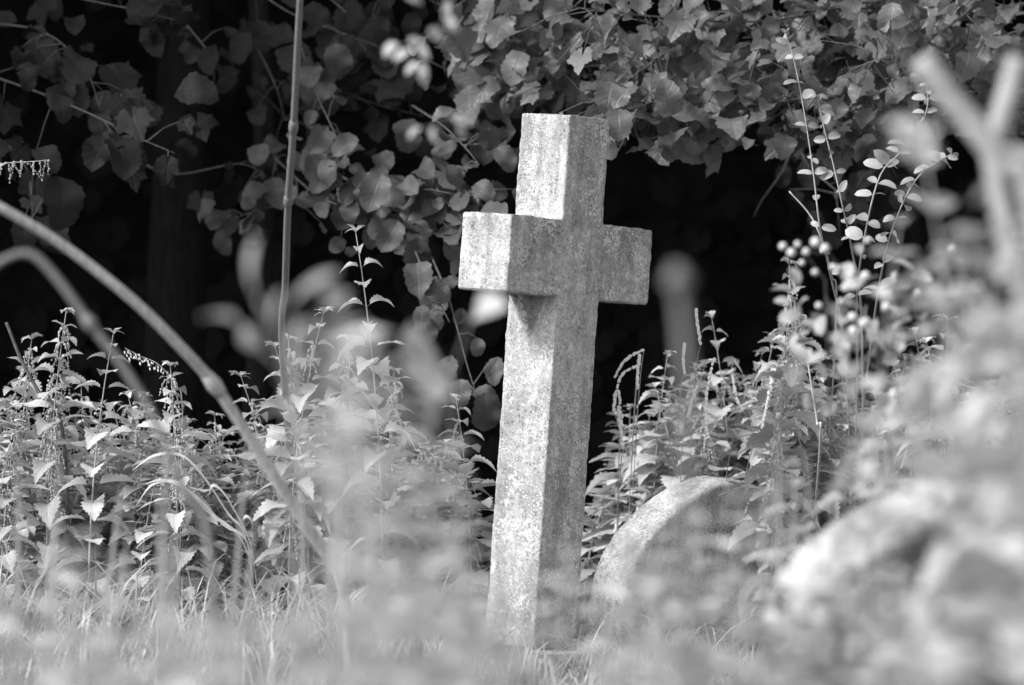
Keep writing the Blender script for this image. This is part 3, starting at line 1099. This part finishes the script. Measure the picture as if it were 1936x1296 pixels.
sprig('sunlit blurred sprig of small pale leaves hanging from the top edge', [(855, -60, 5.2), (845, 30, 5.2), (800, 75, 5.2), (740, 95, 5.2)],
      [(845, 15, 1.8), (852, 42, 1.2), (822, 62, .6), (785, 78, .3), (740, 88, 2.6), (800, 98, 1.4), (760, 102, 2.9), (778, 125, 2.7), (798, 132, 1.7), (782, -2, .1)], .025, 5.6)
sprig('three blurred bright leaves of a sprig level with the top of the cross', [(960, -60, 5.2), (945, 140, 5.2), (890, 215, 5.2), (780, 250, 5.2)],
      [(782, 248, 2.7), (818, 252, 1.7), (888, 223, .1), (872, 250, 1.2), (868, 224, .2)], .027, 5.6)


# ------------------------------------------------------------------ blurred weeds close to the camera
def near_proto(h, leaf, pairs, lean, tpls=None, mat='near', first=.25):
    return nettle_proto('leafy_weed', h, leaf, pairs, 0, lean, mat, tpls or T_NEAR, .7, first)


NEARP = [near_proto(.60, .100, 9, .06), near_proto(.64, .085, 11, .09), near_proto(.58, .115, 8, .05, T_BROAD), near_proto(.66, .075, 12, .1), near_proto(.60, .095, 10, .1, T_BROAD, 'shadow'), near_proto(.64, .080, 5, .1, first=.84)]
for p_ in NEARP:
    p_['category'] = 'weed'
NEAR = [
    (560, 690, 3.9, 5, 'blurred weed standing close behind the finger-leaved one'),
    (650, 730, 3.9, 5, 'blurred weed with pale leaves below the finger-like leaves'),
    (700, 650, 3.6, 5, 'blurred leafy weed rising between the slim nettle and the cross arm'),
    (620, 790, 3.3, 5, 'blurred weed in a thick clump left of the cross base'),
    (820, 760, 3.8, 5, 'blurred weed brushing the left edge of the cross shaft'),
    (690, 890, 2.9, 5, 'blurred weed with a bare lower stem low down left of the cross'),
    (1935, 430, 2.7, 3, 'tall blurred weed at the right edge below the forked stems'),
    (1750, 310, 3.6, 1, 'tall blurred weed with a bright tip leaf under the forked stems'),
    (1840, 450, 3.0, 0, 'blurred weed massed below the forked stems'),
    (1700, 420, 4.9, 3, 'blurred weed hiding the right twigs of the snowberry'),
    (1830, 560, 4.9, 2, 'blurred broad-leaved weed right of the white berries'),
    (1900, 620, 2.4, 2, 'blurred broad-leaved weed filling the right edge of the picture'),
    (1580, 590, 5.0, 3, 'blurred narrow weed beside the white berries with a pointed tip'),
    (640, 575, 3.5, 5, 'blurred weed tip rising just right of the grey cane'),
    (690, 700, 3.3, 5, 'blurred small-leaved weed between the finger-leaved weed and the slim nettle'),
    (745, 700, 3.3, 5, 'blurred pale weed hiding the foot of the slim nettle'),
    (600, 640, 3.0, 5, 'blurred weed in the middle of the pale clump left of the cross'),
    (840, 860, 3.6, 1, 'blurred weed leaning against the lower shaft of the cross'),
    (1895, 450, 3.6, 1, 'blurred pale weed between the forked stems and the picture edge'),
    (1815, 500, 4.9, 3, 'blurred weed rising behind the white berries'),
    (1700, 600,6.0, 1, 'blurred weed crowding the berries from beside'),
    (1930, 520, 3.0, 0, 'blurred pale weed at the very edge beneath the fork'),
    (1880, 690,6.0, 1, 'taller blurred weed behind the right shoulder of the pale blurred headstone'),
    (1640, 800,6.0, 1, 'blurred weed above the pale blurred headstone'),
    (1800, 770,6.0, 0, 'blurred weed behind the pale blurred headstone\'s top'),
    (1960, 840, 2.2, 2, 'blurred broad-leaved weed low at the right edge'),
    (1400, 940, 4.6, 3, 'blurred thin weed before the round-topped headstone'),
    (1500, 880, 6.2, 1, 'blurred weed between the two headstones'),
]
NG = 'blurred weeds close to the camera'
for px, py, d, i, lab in NEAR:
    if px > 1650 and d < 4:
        d = 1.5 + .75 * d
    plant(NEARP, i, at(px, py, d), lab, NG, scale=rnd.uniform(.85, 1.1))
BOT = 'one of the blurred weeds massed along the bottom of the picture'
for px, py, d, i in [(-40, 1010, 2.9, 1), (60, 1090, 3.4, 3), (40, 1230, 2.2, 0), (230, 1060, 3.6, 3), (320, 1120, 2.9, 0), (420, 1190, 2.6, 2), (480, 1160, 3.3, 1), (560, 1190, 2.4, 2),
                     (680, 1100, 2.7, 2), (740, 1010, 3.4, 1), (790, 1090, 2.6, 0), (860, 1060, 3.2, 3), (900, 1150, 2.3, 2), (830, 1180, 2.0, 2), (700, 1200, 1.9, 0), (560, 1210, 2.0, 0), (420, 1230, 2.1, 2),
                     (1180, 1030, 4.2, 3), (1080, 1085, 4.6, 3), (960, 1130, 3.4, 3), (1000, 1285, 2.2, 2), (1140, 1280, 2.4, 1), (1240, 1220, 2.8, 3), (1300, 1120, 3.2, 1), (1290, 1270, 2.4, 1),
                     (1390, 1150, 3.2, 3), (1440, 1210, 3.0, 4), (1530, 1120, 3.6, 3), (1580, 1190, 2.8, 4), (1640, 1090, 3.7, 3), (1690, 1190, 3.0, 4), (1480, 1130, 3.3, 4), (1770, 1110, 3.4, 3), (1830, 1100, 2.9, 4), (1560, 1080, 3.9, 1), (1810, 1040, 3.8, 3), (1740, 1100, 3.4, 4), (1600, 1100, 4.2, 4), (1690, 1060, 4.4, 3), (1450, 1150, 4.4, 3), (1520, 1200, 3.9, 1), (1900, 1180, 2.5, 4), (1870, 960, 3.4, 3),
                     (1920, 1010, 3.0, 1), (1920, 1100, 2.5, 1), (1950, 980, 2.8, 3), (1660, 1250, 2.4, 3), (1840, 1250, 2.4, 4), (60, 1180, 3.0, 4), (230, 1190, 3.4, 4), (700, 1180, 2.6, 4), (960, 1240, 2.5, 4), (760, 980, 3.7, 4), (240, 1275, 2.3, 3), (800, 900, 4.2, 1), (880, 960, 4.0, 3),
                     (1370, 1090, 3.8, 3), (1230, 1070, 4.2, 3), (1320, 1020, 4.4, 3), (110, 1040, 3.2, 3), (190, 1100, 3.0, 1), (0, 1120, 2.8, 3), (130, 1060, 3.8, 5), (740, 940, 3.3, 5), (830, 1000, 3.0, 1), (160, 1010, 4.0, 3)]:
    plant(NEARP, i, at(px, py, 1.45 + .75 * d if d < 4.6 else d), BOT, 'blurred weeds along the bottom', scale=rnd.uniform(.75, 1.05))
for px, py, d, i in [(-30, 1190, 2.2, 1), (70, 1240, 1.9, 0), (170, 1225, 2.1, 2), (300, 1180, 2.2, 1), (380, 1225, 1.9, 2), (470, 1190, 2.1, 0), (560, 1240, 1.8, 2), (650, 1160, 2.2, 1), (740, 1190, 2.0, 2),
                     (820, 1120, 2.3, 0), (890, 1200, 2.0, 1), (1230, 1240, 2.1, 1), (1300, 1190, 2.3, 0), (1250, 1010, 3.4, 3), (1310, 985, 3.6, 1), (1370, 1060, 3.0, 3), (1420, 1120, 2.6, 0), (1490, 1190, 2.1, 1),
                     (1560, 1140, 2.5, 4), (1620, 1120, 2.8, 0), (1680, 1180, 2.1, 1), (1740, 1130, 2.5, 0), (1800, 1190, 2.1, 4), (1860, 1080, 2.6, 0), (1920, 1150, 2.1, 2), (1600, 1060, 3.8, 3), (1690, 1090, 3.4, 1),
                     (1000, 1075, 3.4, 5), (1075, 1050, 3.6, 5), (950, 1050, 3.2, 5), (1200, 1050, 4.8, 3), (1255, 1020, 5.2, 1), (1335, 990, 4.4, 3), (1410, 1000, 4.4, 1), (1150, 1090, 5.2, 3), (1440, 940, 5.0, 5),
                     (1890, 420, 3.3, 1), (1945, 470, 3.4, 5), (1790, 480, 3.9, 5), (1880, 640, 3.8, 4), (1880, 900, 3.2, 4), (1935, 780, 3.0, 3), (1900, 640, 3.4, 1)]:
    d = 1.45 + .75 * d if d < 4.6 else d
    if px > 1850 and py < 950:
        plant(NEARP, i, at(px, py, d), 'one of the blurred weeds crowding the lower right edge of the picture', 'blurred weeds at the right edge', scale=rnd.uniform(.75, 1.05))
    else:
        plant(NEARP, i, at(px, py, d), BOT, 'blurred weeds along the bottom', scale=rnd.uniform(.75, 1.05))

# forked thick stems, top right
fk = thing('forked_weed', 'thick blurred forked stems crossing like a Y at the upper right edge', 'weed', at(1890, 330, 4.2))
off = fk.location
for kp, r in [([(1740, 110, 4.2), (1800, 190, 4.2), (1860, 260, 4.2), (1900, 320, 4.2), (1950, 380, 4.2), (2040, 900, 4.2)], .0150), ([(1925, 110, 4.2), (1905, 190, 4.2), (1882, 260, 4.2), (1880, 300, 4.2), (1900, 420, 4.2), (1960, 800, 4.2)], .0135),
              ([(1960, 300, 4.2), (1910, 290, 4.2), (1870, 290, 4.2)], .011)]:
    p = [at(*k) for k in kp]
    if p[0].z > p[-1].z and len(kp) > 4:
        p.append(Vector((p[-1].x, p[-1].y, GZ)))
    mb = MB()
    add_tube(mb, [q - off for q in smooth_path(p, 24)], r, 8)
    mb.build('stem', 'stem', fk)
mb = MB()
for px, py in [(1748, 265), (1752, 330), (1720, 300), (1890, 350)]:
    put_leaf(mb, rnd.choice(T_NEAR), at(px, py, 3.6) - off, rvec() + Vector((-.2, 0, .2)), Vector((-.2, -.6, .6)) + rvec(.3), rnd.uniform(.03, .05))
mb.build('foliage', 'near', fk)

# finger-like leaves and the bright leaf under the cross arm
def finger_weed(label, d, foot, leaves, tpls, stem_r=.0022):
    b = at(foot[0], foot[1], d)
    root = thing('finger_weed', label, 'weed', (b.x, b.y, GZ))
    top = b - root.location
    st, lf = MB(), MB()
    add_tube(st, bez((0.02, .02, 0), (.02, 0, top.z * .6), top, 12), [stem_r * 1.3 - stem_r * .4 * i / 11 for i in range(12)], 6)
    for (x0, y0), (x1, y1) in leaves:
        a, c = at(x0, y0, d) - root.location, at(x1, y1, d - .06) - root.location
        add_tube(st, bez(top, (top + a) * .5 + Vector((0, 0, .01)), a, 6), stem_r * .6, 5)
        put_leaf(lf, rnd.choice(tpls), a, c - a, Vector((-.35, -.8, .45)) + rvec(.12), (c - a).length * 1.05)
    st.build('stem', 'stem', root)
    lf.build('foliage', 'near', root)


finger_weed('blurred weed spreading finger-like leaves against the black gap left of the cross', 3.7, (560, 740),
            [((485, 560), (452, 470)), ((450, 610), (380, 572)), ((550, 580), (602, 505)), ((490, 660), (440, 610)), ((620, 660), (690, 610)), ((560, 700), (535, 620)), ((620, 730), (650, 650)), ((520, 640), (500, 560)), ((580, 660), (570, 590))], T_FINGER)
finger_weed('blurred weed whose one bright oval leaf shows under the left cross arm', 4.4, (850, 720), [((897, 596), (922, 566)), ((830, 720), (770, 650)), ((850, 740), (800, 700))], T_SMALL, .0010)


# ------------------------------------------------------------------ grass
def blade(mb, x, y, z, h, wd, az, lean, curl):
    n = 7
    d = Vector((math.cos(az), math.sin(az), 0))
    s = Vector((-math.sin(az), math.cos(az), 0))
    V, U = [], []
    for i in range(n):
        t = i / (n - 1)
        p = Vector((x, y, z)) + UP * (h * (t - curl * t ** 3 * .8)) + d * h * (lean * t + curl * t * t)
        ww = wd * (1 - t ** 2.2) * .5 + .0002
        V += [p - s * ww + UP * 0, p + s * ww]
        U += [(.2, t), (.8, t)]
    lv = []
    for i in range(n - 1):
        lv += [2 * i, 2 * i + 1, 2 * i + 3, 2 * i + 2]
    lv = np.array(lv)
    mb.add(np.array([tuple(v) for v in V]), lv, np.full(n - 1, 4), np.array(U)[lv])


g = MB()
for k in range(9000):
    y = rnd.uniform(5.5, 10.6)
    x = rnd.uniform(-.16, .16) * y
    if 5.5 < y < 7 and rnd.random() < .5:
        continue
    if abs(x - .05) < .2 and 9.35 < y < 9.85:
        continue
    h = rnd.uniform(.10, .40) if x < -.1 else rnd.uniform(.08, .27)
    blade(g, x, y, height(x, y) - .01, h, rnd.uniform(.003, .007), rnd.uniform(0, 6.28), rnd.uniform(0, .4), rnd.uniform(.1, .85))
for k in range(420):                                      # longer, arching
    y = rnd.uniform(8.3, 9.7)
    x = rnd.uniform(-.145, -.03) * y
    blade(g, x, y, height(x, y) - .01, rnd.uniform(.35, .62), rnd.uniform(.003, .007), rnd.uniform(0, 6.28), rnd.uniform(.05, .35), rnd.uniform(.5, 1.0))
for k in range(700):                                      # nearer, out of focus
    y = rnd.uniform(3.2, 7.0)
    x = rnd.uniform(-.15, .15) * y
    if -.02 < x / y < .035:
        continue
    blade(g, x, y, height(x, y) - .01, rnd.uniform(.30, .52), rnd.uniform(.002, .005), rnd.uniform(0, 6.28), rnd.uniform(.05, .35), rnd.uniform(.3, 1.0))
for k in range(220):
    y = rnd.uniform(8.6, 10.1)
    x = rnd.uniform(.03, .13) * y
    blade(g, x, y, height(x, y) - .01, rnd.uniform(.25, .45), rnd.uniform(.003, .006), rnd.uniform(0, 6.28), rnd.uniform(.05, .35), rnd.uniform(.5, 1.0))
for k in range(90):                                       # tufts round the foot of the cross
    a = rnd.uniform(0, 6.28)
    x, y = .10 + rnd.uniform(.10, .28) * math.cos(a), 9.45 + rnd.uniform(.05, .3) * math.sin(a)
    blade(g, x, y, GZ - .01, rnd.uniform(.12, .27), rnd.uniform(.003, .007), rnd.uniform(0, 6.28), rnd.uniform(0, .4), rnd.uniform(.2, .8))
tag(g.build('grass', 'grass'), 'long unmown grass growing among the graves', 'grass', kind='stuff')

# a nodding grass seed head by the arched stalk
gs = thing('grass_seed_head', 'nodding grass seed head with tiny pale spikelets under the arched dry stalk', 'grass stem', (at(335, 900, 9.6).x, at(335, 900, 9.6).y, GZ))
off = gs.location
p = [q - off for q in smooth_path([at(*k) for k in [(236, 658, 9.6), (262, 672, 9.6), (300, 690, 9.6), (330, 730, 9.6), (345, 800, 9.6)]] + [off + Vector((0, 0, 0))], 40)]
mb, m2 = MB(), MB()
add_tube(mb, p, [.0005 + .0014 * i / len(p) for i in range(len(p))], 5)
for i in range(1, 20):
    for k in range(2):
        q = p[i] + Vector((rnd.gauss(0, .006), rnd.gauss(0, .006), -rnd.uniform(.002, .022)))
        add_tube(mb, [p[i], (p[i] + q) * .5 + Vector((0, 0, .003)), q], .0003, 3, False)
        add_ball(m2, q, .0017, 2.4, Vector((rnd.gauss(0, .4), 0, -1)))
b = mb.build('stem', 'straw', gs)
m2.build('spikelets', 'pod', gs)

# arching grass leaves that catch the light, left of the cross
ga = thing('grass_tuft', 'tuft of long arching sunlit grass leaves left of the cross base', 'grass tuft', (at(480, 1100, 9.2).x, at(480, 1100, 9.2).y, GZ))
off = ga.location
for kp in [[(275, 915, 9.2), (310, 908, 9.2), (360, 930, 9.2), (420, 990, 9.2), (475, 1050, 9.2)], [(250, 890, 9.2), (290, 862, 9.2), (340, 860, 9.2), (380, 895, 9.2), (430, 970, 9.2), (470, 1040, 9.2)],
           [(258, 955, 9.2), (290, 915, 9.2), (340, 915, 9.2), (390, 965, 9.2), (470, 1050, 9.2)], [(398, 990, 9.2), (396, 930, 9.2), (410, 920, 9.2), (440, 960, 9.2), (480, 1060, 9.2)],
           [(466, 1040, 9.1), (460, 985, 9.1), (470, 978, 9.1), (478, 1000, 9.1), (474, 1070, 9.1)]]:
    p = smooth_path([at(*k) for k in kp] + [Vector((off.x + rnd.gauss(0, .01), off.y, GZ))], 26)
    mb = MB()
    V, U = [], []
    for i, q in enumerate(p):
        t = i / (len(p) - 1)
        ww = .0035 * min(1, t * 5 + .1)
        V += [tuple(q - off + Vector((0, -ww * .5, -ww))), tuple(q - off + Vector((0, ww * .5, ww)))]
        U += [(.2, t), (.8, t)]
    lv = []
    for i in range(len(p) - 1):
        lv += [2 * i, 2 * i + 1, 2 * i + 3, 2 * i + 2]
    lv = np.array(lv)
    mb.add(np.array(V), lv, np.full(len(p) - 1, 4), np.array(U)[lv])
    mb.build('blade', 'grass', ga)

# pale upright grass blades, out of focus
def blades(label, d, tips):
    b = at(tips[0][0], 1200, d)
    root = thing('grass_tuft', label, 'grass tuft', (b.x, b.y, GZ))
    for px, py in tips:
        t = at(px, py, d + rnd.uniform(-.1, .1)) - root.location
        p = bez((t.x * .6, t.y, 0), (t.x * .8, t.y, t.z * .6), t, 12)
        mb = MB()
        lv, V, U = [], [], []
        for i, q in enumerate(p):
            ww = .0045 * (1 - (i / 11) ** 3) + .0004
            V += [tuple(q + Vector((-ww, -ww * .4, 0))), tuple(q + Vector((ww, ww * .4, 0)))]
            U += [(.2, i / 11), (.8, i / 11)]
        for i in range(11):
            lv += [2 * i, 2 * i + 1, 2 * i + 3, 2 * i + 2]
        lv = np.array(lv)
        mb.add(np.array(V), lv, np.full(11, 4), np.array(U)[lv])
        mb.build('blade', 'grass', root)


blades('blurred pale grass blades standing before the nettles by the arched stalk', 6.0, [(312, 812), (298, 900), (330, 960), (470, 830), (490, 930)])
blades('blurred pale grass blades before the nettles at the picture edge', 6.2, [(35, 860), (110, 885), (100, 960), (232, 895), (248, 980)])
blades('blurred crossing grass blades low between the arched stalk and the cross', 5.6, [(640, 850), (545, 960), (620, 990), (700, 985), (560, 860)])
blades('blurred pale grass blades before the right nettles', 5.6, [(1470, 800), (1440, 870), (1530, 850), (1500, 930)])

for o in bpy.data.objects:
    for k in ('tipx', 'tipy', 'tipz'):
        if k in o:
            del o[k]
